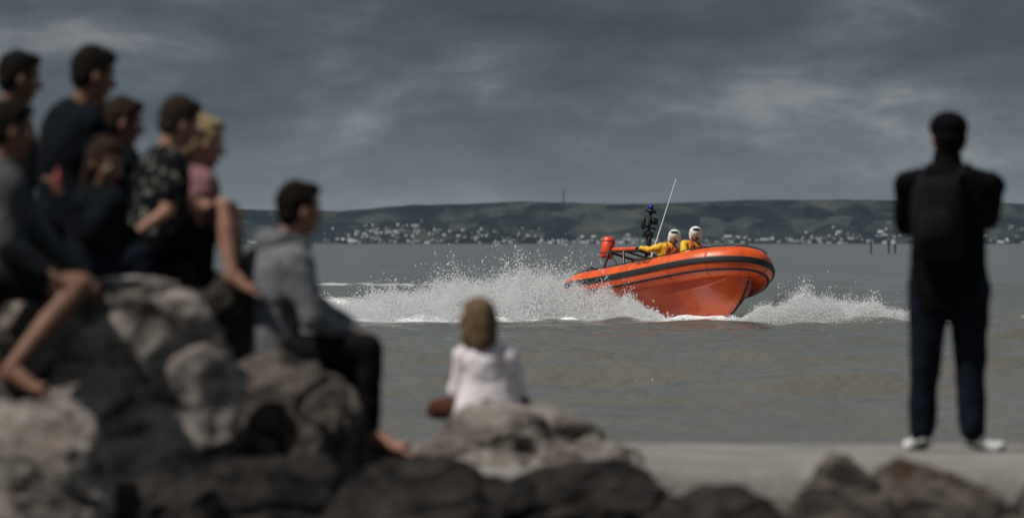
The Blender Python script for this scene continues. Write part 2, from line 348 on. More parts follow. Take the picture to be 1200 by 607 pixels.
def person(name,J,top,bottom,hairmat,s=1.,skin=M_skin,bulk=1.,hair='short',shoes=None,sleeve=1.,leg=1.,extra=None,curl=.6,gloves=None,loose=1.):
    e=empty(name); g=lambda k:V(J[k])
    P,C,Nk,H=g('P'),g('C'),g('N'),g('H'); R=V(J['R']).normalized(); Rh=V(J.get('Rh',J['R'])).normalized()
    sw=J.get('sw',.18)*s; hw=J.get('hw',.09)*s
    up=(Nk-C).normalized(); ax=(C-P)
    bm=bmesh.new()
    st=[(P-ax.normalized()*.07*s,.135,.10),(P,.17,.125),(P.lerp(C,.22),.163,.12),(P.lerp(C,.45),.155,.115),(P.lerp(C,.7),.178,.125),(P.lerp(C,.9),.192,.12),(C+up*.025*s,.165,.10),(C.lerp(Nk,.6)+up*.01*s,.10,.078),(Nk,.066,.066)]
    k_=sw/s/.18 if sw/s<.18 else 1
    loft(bm,[(c,a*s*bulk*(k_ if i>3 else 1),b_*s*bulk) for i,(c,a,b_) in enumerate(st[:-1])]+[(Nk,.064*s,.064*s)],R,24)
    sk=bmesh.new(); hn={}
    for sd_,k in ((1,'R'),(-1,'L')):
        S=C+R*sd_*sw-up*.015*s; E=g('e'+k); W_=g('h'+k)
        capsule(bm,C+R*sd_*sw*.55+up*.0,S,.07*s*bulk,.068*s*bulk)
        if sleeve>=1:
            capsule(bm,S,E,.064*s*bulk,.05*s*bulk); capsule(bm,E,E.lerp(W_,.93),.05*s*bulk,.036*s*bulk)
            capsule(sk,E.lerp(W_,.85),W_,.027*s,.025*s)
        else:
            capsule(bm,S,S.lerp(E,sleeve),.064*s*bulk,.06*s*bulk)
            capsule(sk,S,E,.05*s,.038*s); capsule(sk,E,W_,.038*s,.026*s)
        hn[k]=(W_,(W_-E).normalized())
    o=fuse(obj('top',bm,top,e),.014*max(s,.8),5,.03*bulk)
    bm=bmesh.new()
    ellipsoid(bm,P-ax.normalized()*.03*s,Rh*.165*s,V((0,0,.12*s)).cross(Rh)*1.0,V((0,0,.115*s)))
    for sd_,k in ((1,'R'),(-1,'L')):
        Hp=P+Rh*sd_*hw-V((0,0,.03*s)); K=g('k'+k); A=g('a'+k); T=g('t'+k)
        if leg>=1:
            capsule(bm,Hp,K,.092*s*loose,.068*s*loose); capsule(bm,K,K.lerp(A,.95),.066*s*loose,.048*s*loose*loose)
            capsule(sk,K.lerp(A,.85),A,.035*s,.034*s)
        else:
            capsule(bm,Hp,Hp.lerp(K,leg),.095*s,.088*s)
            capsule(sk,Hp,K,.078*s,.056*s); capsule(sk,K,K.lerp(A,.35),.052*s,.056*s); capsule(sk,K.lerp(A,.35),A,.056*s,.033*s)
        td=(T-A); fl=td.length; side=td.cross(V((0,0,1))).normalized()
        zf=V((0,0,-.035*s))
        heel=A+zf-td*.22; ball=A+zf*1.0+td*.72; tip=T
        fb=bmesh.new() if shoes else sk
        loft(fb,[(heel-td*.06,.018*s,.018*s),(heel,.034*s,.036*s),(A+zf*.7+td*.2,.036*s,.045*s),(ball,.046*s,.030*s),(tip,.036*s,.02*s),(tip+td*.05,.015*s,.01*s)],side,16)
        capsule(fb,A,A+zf,.036*s,.036*s)
        if shoes:
            fuse(obj('shoe_'+k,fb,shoes,e),.009,3)
            sb=bmesh.new(); z0=V((0,0,-.028*s))
            loft(sb,[(heel-td*.07+z0,.02*s,.012*s),(heel+z0,.038*s,.012*s),(ball+z0*.8,.05*s,.012*s),(tip+z0*.4,.036*s,.012*s),(tip+td*.07+z0*.4,.012*s,.01*s)],side,16); obj('sole_'+k,sb,M_sole,e)
        else:
            for j in range(5):
                b0=ball+side*(-.036+.018*j)*s+td*.1; capsule(sk,b0,b0+td*(.36-.04*j if sd_<0 else .2+.04*j),.011*s,.010*s,8)
    fuse(obj('trousers' if leg>=1 else 'shorts',bm,bottom,e),.014*max(s,.8),4,.026)
    fuse(obj('limbs',sk,skin,e),.009*max(s,.8),3)
    for k,sd_ in (('R',1),('L',-1)):
        hb=bmesh.new(); w_,d_=hn[k]; hand(hb,w_,J.get('d'+k,d_),J.get('n'+k,(0,0,-1)),s,-sd_,curl)
        fuse(obj('hand_'+k,hb,gloves or skin,e),.0045,2)
    F=V(J['F']).normalized(); U=((H-Nk).normalized()*.5+V((0,0,1))); U=(U-F*U.dot(F)).normalized(); Rt=F.cross(U)
    q=s*(1.0 if s>.9 else 1.06)*J.get('hs',1)
    at_=lambda f,r,u: H+F*f*q+Rt*r*q+U*u*q
    bm=bmesh.new()
    ellipsoid(bm,at_(-.012,0,.022),Rt*.074*q,F*.094*q,U*.100*q)
    ellipsoid(bm,at_(.022,0,-.045),Rt*.058*q,F*.062*q,U*.066*q)
    ellipsoid(bm,at_(.048,0,-.088),Rt*.026*q,F*.026*q,U*.02*q)
    capsule(bm,at_(.076,0,.012),at_(.100,0,-.022),.009*q,.013*q,10)
    for r_ in (-1,1):
        ellipsoid(bm,at_(-.008,r_*.077,-.008),Rt*.010*q,F*.019*q,U*.031*q)
        ellipsoid(bm,at_(.055,r_*.04,-.02),Rt*.022*q,F*.022*q,U*.02*q)
        capsule(bm,at_(.074,r_*.015,.026),at_(.062,r_*.045,.026),.009*q,.008*q,8)
    capsule(bm,Nk-up*.04*s,at_(-.02,0,-.05),.056*s,.052*s)
    fuse(obj('head',bm,skin,e),.006*max(q,.8),2)
    bm=bmesh.new()
    for r_ in (-1,1): ellipsoid(bm,at_(.066,r_*.032,.004),Rt*.014*q,F*.0135*q,U*.010*q)
    obj('eyes',bm,M_eye,e); bm=bmesh.new()
    for r_ in (-1,1): ellipsoid(bm,at_(.077,r_*.032,.004),Rt*.006*q,F*.004*q,U*.006*q)
    obj('irises',bm,M_iris,e); bm=bmesh.new()
    ellipsoid(bm,at_(.080,0,-.052),Rt*.023*q,F*.008*q,U*.006*q); ellipsoid(bm,at_(.079,0,-.061),Rt*.019*q,F*.008*q,U*.007*q); obj('mouth',bm,M_lip,e)
    if hair!='helmet':
        bm=bmesh.new()
        ellipsoid(bm,at_(-.026,0,.036),Rt*.083*q,F*.095*q,U*.098*q)
        ellipsoid(bm,at_(.02,0,.095),Rt*.06*q,F*.06*q,U*.032*q)
        ellipsoid(bm,at_(-.055,0,-.02),Rt*.074*q,F*.052*q,U*.06*q)
        for r_ in (-1,1): capsule(bm,at_(.0,r_*.073,.035),at_(.005,r_*.074,.0),.014*q,.008*q,8); 
        for r_ in (-1,1): capsule(bm,at_(.08,r_*.018,.032),at_(.068,r_*.045,.034),.004*q,.003*q,6)
        if hair=='bun': ellipsoid(bm,at_(-.13,0,.06),Rt*.035*q,F*.035*q,U*.035*q)
        if hair=='long':
            capsule(bm,at_(-.06,0,.0),at_(-.065,0,-.15),.066*q,.05*q)
            for r_ in (-1,1): capsule(bm,at_(-.03,r_*.065,.02),at_(-.03,r_*.06,-.13),.028*q,.02*q)
        if hair=='bob':
            capsule(bm,at_(-.045,0,.0),at_(-.05,0,-.085),.080*q,.070*q)
            for r_ in (-1,1): capsule(bm,at_(-.02,r_*.07,.02),at_(-.01,r_*.072,-.085),.030*q,.026*q)
        fuse(obj('hair',bm,hairmat,e),.0065,1,.018,hairtex)
    if extra: extra(e,at_,Rt,F,U,q,P,C,Nk,R)
    return e
def hm(n,c): return mat(n,c,tuple(x*.45 for x in c),30,.75,.8,120,spec=.12)
H_dark=hm('hair_dark',(.010,.007,.005)); H_brown=hm('hair_brown',(.035,.021,.013)); H_blond=hm('hair_blond',(.42,.31,.17)); H_lb=hm('hair_light_brown',(.20,.13,.07))
navy=cloth('navy_cloth',(.006,.008,.011)); black=cloth('black_cloth',(.004,.004,.005)); grey=cloth('grey_marl',(.17,.175,.185),(.115,.12,.13),14); charcoal=cloth('charcoal_cloth',(.010,.010,.012))
white=cloth('white_knit',(.76,.70,.72),(.62,.56,.59),9); pink=cloth('pink_cloth',(.22,.115,.12)); denim=cloth('dark_denim',(.009,.012,.020),(.005,.007,.012),8); brown=cloth('brown_cloth',(.085,.035,.025)); dgrey=cloth('grey_cloth',(.065,.07,.075))
def hood(e,at_,Rt,F,U,q,P,C,Nk,R):
    bm=bmesh.new()
    Bk=-F.copy(); Bk.z=0; Bk.normalize()
    for r_ in (-1,1):
        capsule(bm,Nk+Bk*.07+R*r_*.08+V((0,0,.0)),Nk+Bk*.10-V((0,0,.05)),.05,.06)
        capsule(bm,Nk+Bk*.07+R*r_*.08+V((0,0,.0)),Nk-Bk*.06+R*r_*.055-V((0,0,.035)),.045,.03)
    capsule(bm,Nk+Bk*.10-V((0,0,.02)),Nk+Bk*.14-V((0,0,.14)),.07,.035)
    fuse(obj('hood',bm,grey,e),.012,4,.02)
person('seated_man_in_hoodie',dict(P=(-1.13,26,1.09),C=(-1.065,26.0,1.50),N=(-1.02,26.0,1.60),H=(-.965,26.0,1.73),R=(.42,-.9,0),F=(.93,.36,-.08),sw=.20,
  eR=(-.90,25.76,1.24),hR=(-.76,25.88,1.17),eL=(-.84,26.2,1.24),hL=(-.72,26.05,1.17),dR=(.7,.6,-.3),dL=(.8,-.5,-.3),
  kR=(-.66,25.85,1.10),aR=(-.66,25.86,.74),tR=(-.47,25.80,.665),kL=(-.76,26.25,1.08),aL=(-.78,26.3,.72),tL=(-.60,26.3,.66)),
  grey,charcoal,H_dark,s=1.04,bulk=1.2,extra=hood,loose=1.12)
def cardi(e,at_,Rt,F,U,q,P,C,Nk,R):
    bm=bmesh.new(); loft(bm,[(P-V((0,0,.09)),.165,.13),(P-V((0,0,.05)),.175,.14),(P+V((0,0,.05)),.150,.12),(P+V((0,0,.14)),.12,.10)],(1,0,0),24); fuse(obj('cardigan_hem',bm,white,e),.011,3,.02)
person('seated_girl',dict(P=(-.118,28,.80),C=(-.135,27.98,1.03),N=(-.155,27.98,1.095),H=(-.168,27.99,1.185),R=(1,-.1,0),F=(-.35,.93,-.1),sw=.135,hs=1.15,
  eR=(.035,28.0,.86),hR=(.0,28.2,.80),eL=(-.275,28.0,.86),hL=(-.22,28.2,.79),
  kR=(.05,28.3,.78),aR=(-.10,28.32,.72),tR=(-.18,28.36,.69),kL=(-.37,28.1,.76),aL=(-.20,28.28,.72),tL=(-.08,28.3,.69)),
  white,brown,H_lb,s=.80,bulk=1.08,hair='bob',extra=cardi)
def packcap(e,at_,Rt,F,U,q,P,C,Nk,R):
    bm=bmesh.new(); B=V((-.12,-1,0)).normalized()
    c=C+B*.19-V((.05,0,.17))
    loft(bm,[(c-V((0,0,.22)),.10,.06),(c-V((0,0,.2)),.13,.08),(c,.14,.09),(c+V((0,0,.14)),.13,.08),(c+V((0,0,.2)),.09,.05)],(1,0,0),20,.8)
    loft(bm,[(c+B*.07-V((0,0,.17)),.08,.03),(c+B*.08-V((0,0,.1)),.10,.045),(c+B*.08,.09,.035),(c+B*.07+V((0,0,.03)),.06,.02)],(1,0,0),16,.8)
    for r_ in (-1,1):
        p0=c+V((r_*.09,.02,.18)); p1=C+V((r_*.10,.0,.085)); p2=C+V((r_*.11,.13,-.05)); capsule(bm,p0,p1,.02,.02,8); capsule(bm,p1,p2,.02,.02,8)
    obj('backpack',bm,cloth('backpack_nylon',(.012,.012,.014)),e)
    bm=bmesh.new()
    ellipsoid(bm,at_(-.014,0,.060),Rt*.098*q,F*.114*q,U*.082*q); ellipsoid(bm,at_(.085,0,.045),Rt*.07*q,F*.075*q,U*.012*q)
    ellipsoid(bm,at_(-.04,0,.0),Rt*.088*q,F*.085*q,U*.06*q)
    fuse(obj('cap',bm,black,e),.007,3)
    bm=bmesh.new(); capsule(bm,Nk-V((0,0,.05)),Nk+V((0,.01,.055)),.095,.073); fuse(obj('collar',bm,black,e),.01,3,.012)
    bm=bmesh.new(); loft(bm,[(P-V((0,0,.17)),.19,.14),(P-V((0,0,.05)),.205,.155),(P+V((0,0,.1)),.195,.15),(P+V((0,0,.3)),.20,.15)],(1,0,0),24); fuse(obj('jacket_hem',bm,black,e),.014,4,.03)
    bm=bmesh.new(); hx_=(V((2.2,29.68,1.93))); box(bm,hx_,.13,.06,.09); box(bm,hx_+V((0,.05,0)),.06,.06,.06); bmesh.ops.bevel(bm,geom=list(bm.edges),offset=.008,segments=2,affect='EDGES'); obj('camera_body',bm,M_sole,e)
person('standing_man',dict(P=(2.25,29.3,1.39),C=(2.25,29.3,1.89),N=(2.244,29.31,1.99),H=(2.246,29.34,2.115),R=(1,-.05,0),F=(-.25,.96,-.02),sw=.205,hw=.1,
  eR=(2.46,29.42,1.70),hR=(2.30,29.66,1.88),eL=(2.035,29.42,1.68),hL=(2.14,29.66,1.87),dR=(-.5,.2,.6),dL=(.5,.2,.6),
  kR=(2.362,29.33,.965),aR=(2.375,29.3,.60),tR=(2.53,29.28,.545),kL=(2.13,29.32,.965),aL=(2.115,29.35,.60),tL=(2.06,29.53,.545)),
  black,denim,H_dark,s=1.03,bulk=1.16,shoes=M_white_shoe,extra=packcap,loose=1.2)
person('seated_man',dict(P=(-2.05,26.2,1.68),C=(-2.0,26.2,2.13),N=(-1.965,26.2,2.22),H=(-1.92,26.2,2.35),R=(.35,-.94,0),F=(.92,.3,-.25),
  eR=(-1.86,26.0,1.90),hR=(-1.68,26.05,1.80),eL=(-1.8,26.4,1.9),hL=(-1.65,26.25,1.8),
  kR=(-1.68,26.05,1.70),aR=(-1.70,26.05,1.28),tR=(-1.53,26.03,1.22),kL=(-1.7,26.35,1.7),aL=(-1.72,26.35,1.28),tL=(-1.55,26.35,1.22)),navy,charcoal,H_dark,s=1.04,bulk=1.26,shoes=M_sole,skin=M_skin2)
person('seated_man',dict(P=(-2.42,27.,1.70),C=(-2.40,27.,2.14),N=(-2.37,27,2.23),H=(-2.33,27,2.36),R=(.3,-.95,0),F=(.95,.25,-.2),
  eR=(-2.25,26.8,1.9),hR=(-2.05,26.85,1.8),eL=(-2.2,27.2,1.9),hL=(-2.05,27.1,1.8),
  kR=(-2.0,26.9,1.70),aR=(-2.0,26.9,1.28),tR=(-1.83,26.9,1.22),kL=(-2.0,27.15,1.7),aL=(-2.0,27.15,1.28),tL=(-1.85,27.15,1.22)),charcoal,charcoal,H_dark,s=1.02,bulk=1.15,shoes=M_sole,skin=M_skin2)
person('seated_man_in_shorts',dict(P=(-2.20,24.1,1.46),C=(-2.17,24.1,1.83),N=(-2.14,24.1,1.93),H=(-2.115,24.1,2.055),R=(.3,-.95,0),F=(.95,.25,-.15),
  eR=(-2.12,23.88,1.58),hR=(-1.97,23.95,1.47),eL=(-2.0,24.3,1.6),hL=(-1.85,24.2,1.46),
  kR=(-1.82,23.98,1.40),aR=(-2.10,23.85,1.06),tR=(-1.95,23.8,.98),kL=(-1.85,24.3,1.42),aL=(-2.0,24.3,1.05),tL=(-1.85,24.3,1.0)),dgrey,charcoal,H_dark,s=1.,bulk=1.12,leg=.5,skin=M_skin2)
m=bpy.data.materials.new('floral_print'); m.use_nodes=True; nt=m.node_tree; b=nt.nodes['Principled BSDF']; b.inputs['Roughness'].default_value=.9
tc=nt.nodes.new('ShaderNodeTexCoord'); vo=nt.nodes.new('ShaderNodeTexVoronoi'); vo.inputs['Scale'].default_value=17; cr=nt.nodes.new('ShaderNodeValToRGB')
cr.color_ramp.elements[0].position=.2; cr.color_ramp.elements[0].color=(.15,.15,.12,1); cr.color_ramp.elements[1].position=.3; cr.color_ramp.elements[1].color=(.007,.007,.010,1)
nt.links.new(tc.outputs['Object'],vo.inputs['Vector']); nt.links.new(vo.outputs['Distance'],cr.inputs[0]); nt.links.new(cr.outputs[0],b.inputs['Base Color']); b.inputs['Specular IOR Level'].default_value=.06; floral=m
person('seated_woman',dict(P=(-1.64,25.95,1.60),C=(-1.585,25.95,1.94),N=(-1.56,25.95,2.02),H=(-1.51,25.95,2.125),R=(.4,-.9,0),F=(.9,.35,-.3),sw=.155,
  eR=(-1.56,25.75,1.72),hR=(-1.68,25.72,1.64),eL=(-1.46,26.1,1.72),hL=(-1.42,25.95,1.66),
  kR=(-1.40,25.85,1.60),aR=(-1.42,25.85,1.28),tR=(-1.26,25.83,1.22),kL=(-1.44,26.1,1.60),aL=(-1.44,26.1,1.3),tL=(-1.29,26.1,1.22)),floral,black,H_brown,s=.95,bulk=1.08,sleeve=.6,shoes=M_sole)
person('seated_child',dict(P=(-1.50,26.30,1.62),C=(-1.455,26.35,1.87),N=(-1.44,26.35,1.94),H=(-1.425,26.35,2.04),R=(.35,-.94,0),F=(.9,.3,-.2),sw=.14,hs=1.08,
  eR=(-1.42,26.2,1.76),hR=(-1.36,26.15,1.72),eL=(-1.38,26.5,1.76),hL=(-1.33,26.4,1.74),
  kR=(-1.32,25.9,1.74),aR=(-1.27,25.8,1.45),tR=(-1.16,25.78,1.38),kL=(-1.30,26.15,1.73),aL=(-1.25,26.1,1.42),tL=(-1.13,26.1,1.38)),pink,pink,H_blond,s=.88,sleeve=.5,leg=.35,hair='short')
person('seated_woman',dict(P=(-1.86,26.85,1.62),C=(-1.85,26.85,1.98),N=(-1.84,26.85,2.05),H=(-1.83,26.85,2.145),R=(.4,-.9,0),F=(.85,.1,-.2),sw=.15,
  eR=(-1.75,26.7,1.8),hR=(-1.62,26.7,1.72),eL=(-1.7,27,1.8),hL=(-1.6,26.9,1.72),
  kR=(-1.5,26.75,1.66),aR=(-1.5,26.75,1.3),tR=(-1.35,26.75,1.25),kL=(-1.52,27,1.66),aL=(-1.52,27,1.3),tL=(-1.38,27,1.25)),navy,navy,H_brown,s=.9,hair='bun',shoes=M_sole,skin=M_skin2)
def drink(e,at_,Rt,F,U,q,P,C,Nk,R):
    bm=bmesh.new(); capsule(bm,(-1.985,24.86,1.81),(-1.985,24.86,1.87),.020,.018,14); capsule(bm,(-1.985,24.86,1.88),(-1.985,24.86,1.90),.010,.010,10); obj('drink_bottle',bm,mat('red_plastic',(.25,.03,.03),None,4,.4),e)
person('seated_child',dict(P=(-1.86,25,1.47),C=(-1.81,25,1.77),N=(-1.80,25,1.83),H=(-1.785,24.99,1.93),R=(.6,-.8,0),F=(.65,-.6,-.35),sw=.15,
  eR=(-1.86,24.82,1.62),hR=(-1.96,24.85,1.78),eL=(-1.68,25.1,1.6),hL=(-1.66,24.95,1.52),
  kR=(-1.62,24.88,1.52),aR=(-1.60,24.88,1.22),tR=(-1.46,24.86,1.17),kL=(-1.64,25.1,1.52),aL=(-1.62,25.1,1.22),tL=(-1.5,25.1,1.17)),navy,denim,H_brown,s=.84,hair='long',shoes=M_sole,extra=drink,bulk=1.15,skin=M_skin2)
# ------------------------------------------------------------------ lifeboat
PHI=math.radians(49)
BM=Matrix.Translation((3.33,112.,.26))@Matrix.Rotation(-PHI,4,'Z')@Matrix.Rotation(math.radians(-5.5),4,'Y')@Matrix.Rotation(math.radians(-14),4,'X')
boat=empty('rescue_boat')
orange=mat('orange_hypalon',(.78,.105,.010),(.62,.075,.008),3,.40,.15,40,coat=.25)
orange2=mat('orange_gelcoat',(.74,.105,.012),(.56,.072,.01),2,.2,0,coat=.7)
rub=mat('black_rubber',(.012,.012,.013),None,8,.55)
blkm=mat('black_metal',(.015,.015,.017),None,8,.35,metal=.3)
deckm=mat('grey_deck',(.12,.12,.125),None,20,.8,.4,80)
half=[(-2.62,-.78,.50,.07),(-2.5,-.78,.50,.16),(-2.2,-.79,.50,.25),(-1.6,-.8,.50,.275),(-.8,-.81,.52,.28),(0,-.81,.56,.28),(.7,-.77,.61,.285),(1.25,-.66,.67,.29),(1.62,-.47,.72,.29),(1.86,-.22,.76,.285),(1.94,0,.77,.28)]
full=half+[(x,-y,z,r) for x,y,z,r in half[-2::-1]]
def cat(pts,n=6):
    o=[]
    for i in range(len(pts)-1):
        p0=np.array(pts[max(i-1,0)]);p1=np.array(pts[i]);p2=np.array(pts[i+1]);p3=np.array(pts[min(i+2,len(pts)-1)])
        for k in range(n):
            t=k/n; o.append(.5*((2*p1)+(-p0+p2)*t+(2*p0-5*p1+4*p2-p3)*t*t+(-p0+3*p1-3*p2+p3)*t**3))
    o.append(np.array(pts[-1])); return o
path=cat(full)
bm=bmesh.new(); seg=28; rings=[]
fr=[]
for i,p in enumerate(path):
    a=V(path[max(i-1,0)][:3]); b_=V(path[min(i+1,len(path)-1)][:3]); T=(b_-a).normalized(); O=T.cross(V((0,0,1))).normalized(); Up=O.cross(T).normalized()
    fr.append((V(p[:3]),O,Up,T,p[3])); rings.append([bm.verts.new(V(p[:3])+(O*math.cos(t)+Up*math.sin(t))*p[3]) for t in [2*math.pi*k/seg for k in range(seg)]])
for i in range(len(rings)-1):
    for k in range(seg): bm.faces.new((rings[i][k],rings[i][(k+1)%seg],rings[i+1][(k+1)%seg],rings[i+1][k]))
bm.faces.new(rings[0]); bm.faces.new(rings[-1][::-1]); obj('inflatable_tube',bm,orange,boat,M=BM)
def strake(name,ang,wdt,th,material,i0=4,i1=-4):
    bm=bmesh.new(); rs=[]; a=math.radians(ang)
    sub=fr[i0:i1]
    for c,O,Up,T,r in sub:
        d=O*math.cos(a)+Up*math.sin(a); t2=-O*math.sin(a)+Up*math.cos(a); c2=c+d*(r-.004)
        rs.append([bm.verts.new(c2+t2*wdt*u+d*th*v) for u,v in ((-1,-1),(-1,.5),(-.6,1),(.6,1),(1,.5),(1,-1))])
    for i in range(len(rs)-1):
        for k in range(6): bm.faces.new((rs[i][k],rs[i][(k+1)%6],rs[i+1][(k+1)%6],rs[i+1][k]))
    bm.faces.new(rs[0]); bm.faces.new(rs[-1][::-1]); obj(name,bm,material,boat,smooth=False,M=BM)
strake('rubbing_strake',-4,.060,.024,rub); strake('lower_strake',-46,.024,.014,rub)
bm=bmesh.new()
for i in range(8,len(fr)-8,9):
    c,O,Up,T,r=fr[i]; rr_=[]
    for dx in (-.02,.02): rr_.append([bm.verts.new(c+T*dx+(O*math.cos(t)+Up*math.sin(t))*(r+.004)) for t in [2*math.pi*k/seg for k in range(seg)]])
    for k in range(seg): bm.faces.new((rr_[0][k],rr_[0][(k+1)%seg],rr_[1][(k+1)%seg],rr_[1][k]))
obj('tube_seams',bm,mat('seam_tape',(.6,.08,.01),None,4,.6),boat,M=BM)
bm=bmesh.new(); pts=[]
for i in range(10,len(fr)-9):
    c,O,Up,T,r=fr[i]; a=math.radians(66+ (8 if i%4 else 0)-(10 if i%4==2 else 0)); pts.append(c+(O*math.cos(a)+Up*math.sin(a))*(r+.015+(.0 if i%4==0 else .012)))
for a,b_ in zip(pts[:-1],pts[1:]): capsule(bm,a,b_,.010,.010,6)
obj('grab_line',bm,rub,boat,M=BM)
hs=[(-2.25,-.30,.66,.08,.80),(-1.5,-.34,.68,.07,.82),(-.6,-.38,.69,.08,.82),(.2,-.40,.68,.11,.80),(.8,-.39,.63,.16,.74),(1.2,-.34,.53,.24,.62),(1.5,-.20,.38,.36,.44),(1.74,.08,.19,.51,.24),(1.88,.42,.06,.62,.10)]
hp=cat([(a,b_,c_,d_,e_) for a,b_,c_,d_,e_ in hs],4)
bm=bmesh.new(); rs=[]
for x,zk,yc,zc,yt in hp:
    zt=float(np.interp(x,[h[0] for h in half],[h[2] for h in half]))-.04
    P_=[]
    for sgn in (-1,1):
        L_=[(0,zk),(yc*.36,zk+(zc-zk)*.34),(yc*.36+.02,zk+(zc-zk)*.30),(yc*.7,zk+(zc-zk)*.68),(yc*.7+.02,zk+(zc-zk)*.64),(yc,zc-.01),(yc+.025,zc+.015),(yt,zt)]
        P_.append([V((x,sgn*a,z)) for a,z in L_])
    ring=[P_[0][i] for i in range(7,-1,-1)]+[P_[1][i] for i in range(1,8)]
    rs.append([bm.verts.new(v) for v in ring])
for i in range(len(rs)-1):
    for k in range(14): bm.faces.new((rs[i][k],rs[i][k+1],rs[i+1][k+1],rs[i+1][k]))
bm.faces.new(rs[0])
obj('rigid_hull',bm,orange2,boat,smooth=False,M=BM)
bm=bmesh.new()
for i in range(len(hp)-1):
    capsule(bm,(hp[i][0],0,hp[i][1]-.005),(hp[i+1][0],0,hp[i+1][1]-.005),.020,.020,8)
obj('keel_band',bm,rub,boat,M=BM)
bm=bmesh.new(); top_=[(-2.2,.66),(-1,.68),(0,.68),(.8,.62),(1.3,.48),(1.65,.2)]
vv=[bm.verts.new((x,-y,.36+max(0,x)*.12)) for x,y in top_]; v2=[bm.verts.new((x,y,.36+max(0,x)*.12)) for x,y in top_]
for i in range(5): bm.faces.new((vv[i],vv[i+1],v2[i+1],v2[i]))
bmesh.ops.extrude_face_region(bm,geom=list(bm.faces)); obj('deck',bm,deckm,boat,smooth=False,M=BM)
bm=bmesh.new(); box(bm,(-2.2,0,.42),.08,1.3,.4); bmesh.ops.bevel(bm,geom=list(bm.edges),offset=.02,segments=2,affect='EDGES'); obj('transom',bm,orange2,boat,M=BM)
bm=bmesh.new(); box(bm,(.62,0,.66),.34,.5,.62); box(bm,(.66,0,.96),.22,.44,.14); bmesh.ops.bevel(bm,geom=list(bm.edges),offset=.05,segments=3,affect='EDGES'); obj('console',bm,mat('dark_pod',(.03,.03,.033),None,5,.4),boat,M=BM)
bm=bmesh.new(); loft(bm,[((-1.3,0,.60),.17,.24),((-1.25,0,.60),.2,.26),((.15,0,.60),.2,.26),((.22,0,.60),.17,.22)],(0,1,0),20,.6); obj('saddle_seat',bm,mat('seat_vinyl',(.05,.05,.055),None,8,.5),boat,M=BM)
bm=bmesh.new(); capsule(bm,(.46,-.33,1.02),(.46,.33,1.02),.018,.018,10); capsule(bm,(.46,0,1.02),(.6,0,.96),.03,.03,10)
for y in (-.24,.24): capsule(bm,(.75,y,.93),(.72,y,1.16),.014,.014,8)
capsule(bm,(.72,-.24,1.16),(.72,.24,1.16),.014,.014,8); obj('handlebar',bm,blkm,boat,M=BM)
for y in (-.3,.3):
    bm=bmesh.new(); loft(bm,[((-2.42,y,.42),.12,.13),((-2.42,y,.6),.17,.16),((-2.42,y,.82),.19,.165),((-2.4,y,.96),.16,.15),((-2.38,y,1.0),.09,.1)],(1,0,0),18,.8); box(bm,(-2.42,y,.05),.14,.1,.8); box(bm,(-2.2,y,.62),.3,.12,.12)
    obj('outboard_engine',bm,rub,boat,M=BM)
bm=bmesh.new()
for y in (-.42,.42):
    capsule(bm,(-2.1,y,.5),(-2.0,y*.8,1.30),.028,.028,10); capsule(bm,(-1.3,y,.45),(-1.55,y*.8,1.28),.024,.024,10); capsule(bm,(-2.0,y*.8,1.30),(-1.1,y*.75,1.24),.028,.028,10); capsule(bm,(-2.0,y*.8,1.3),(-1.3,y,.7),.018,.018,8)
capsule(bm,(-2.0,-.34,1.30),(-2.0,.34,1.30),.028,.028,10); capsule(bm,(-1.1,-.32,1.24),(-1.1,.32,1.24),.028,.028,10); capsule(bm,(-1.55,-.33,1.28),(-1.55,.33,1.28),.022,.022,10)
obj('roll_frame',bm,mat('frame_paint',(.05,.02,.014),(.03,.02,.02),6,.4),boat,M=BM)
bm=bmesh.new(); capsule(bm,(-1.85,-.34,1.33),(-1.2,-.32,1.285),.04,.04,12); obj('frame_padding',bm,orange,boat,M=BM)
bm=bmesh.new(); loft(bm,[((-2.16,-.24,1.20),.10,.10),((-2.16,-.24,1.23),.13,.13),((-2.16,-.24,1.60),.13,.13),((-2.16,-.24,1.63),.105,.105)],(0,1,0),20); obj('flotation_canister',bm,mat('red_canister',(.80,.07,.02),None,4,.45),boat,M=BM)
bm=bmesh.new()
for z in (1.28,1.53): loft(bm,[((-2.16,-.24,z),.134,.134),((-2.16,-.24,z+.02),.134,.134)],(0,1,0),20)
obj('canister_straps',bm,mat('strap_webbing',(.10,.02,.012),None,9,.8),boat,M=BM)
bm=bmesh.new(); capsule(bm,(-1.12,-.1,1.2),(-1.15,-.1,2.08),.038,.034,12); box(bm,(-1.14,-.1,1.62),.16,.14,.12); capsule(bm,(-1.14,-.25,1.78),(-1.14,.08,1.78),.022,.022,8); capsule(bm,(-1.14,-.26,1.74),(-1.14,-.26,1.90),.045,.045,10); box(bm,(-1.14,-.0,1.92),.13,.12,.12); capsule(bm,(-1.1,-.1,1.35),(-1.08,-.1,1.55),.06,.05,10); box(bm,(-1.14,-.1,2.10),.15,.15,.06)
obj('instrument_mast',bm,blkm,boat,M=BM)
bm=bmesh.new(); loft(bm,[((-1.15,-.1,2.13),.06,.06),((-1.15,-.1,2.21),.06,.06),((-1.15,-.1,2.24),.04,.04)],(0,1,0),16); obj('blue_beacon',bm,mat('blue_lens',(.01,.02,.22),None,4,.15),boat,M=BM)
bm=bmesh.new(); capsule(bm,(-1.0,-.05,1.24),(-.80,.16,2.80),.014,.008,8); capsule(bm,(-1.0,-.06,1.15),(-1.0,-.05,1.4),.022,.018,8); obj('whip_aerial',bm,mat('white_fibreglass',(.8,.8,.8),None,4,.4),boat,M=BM)
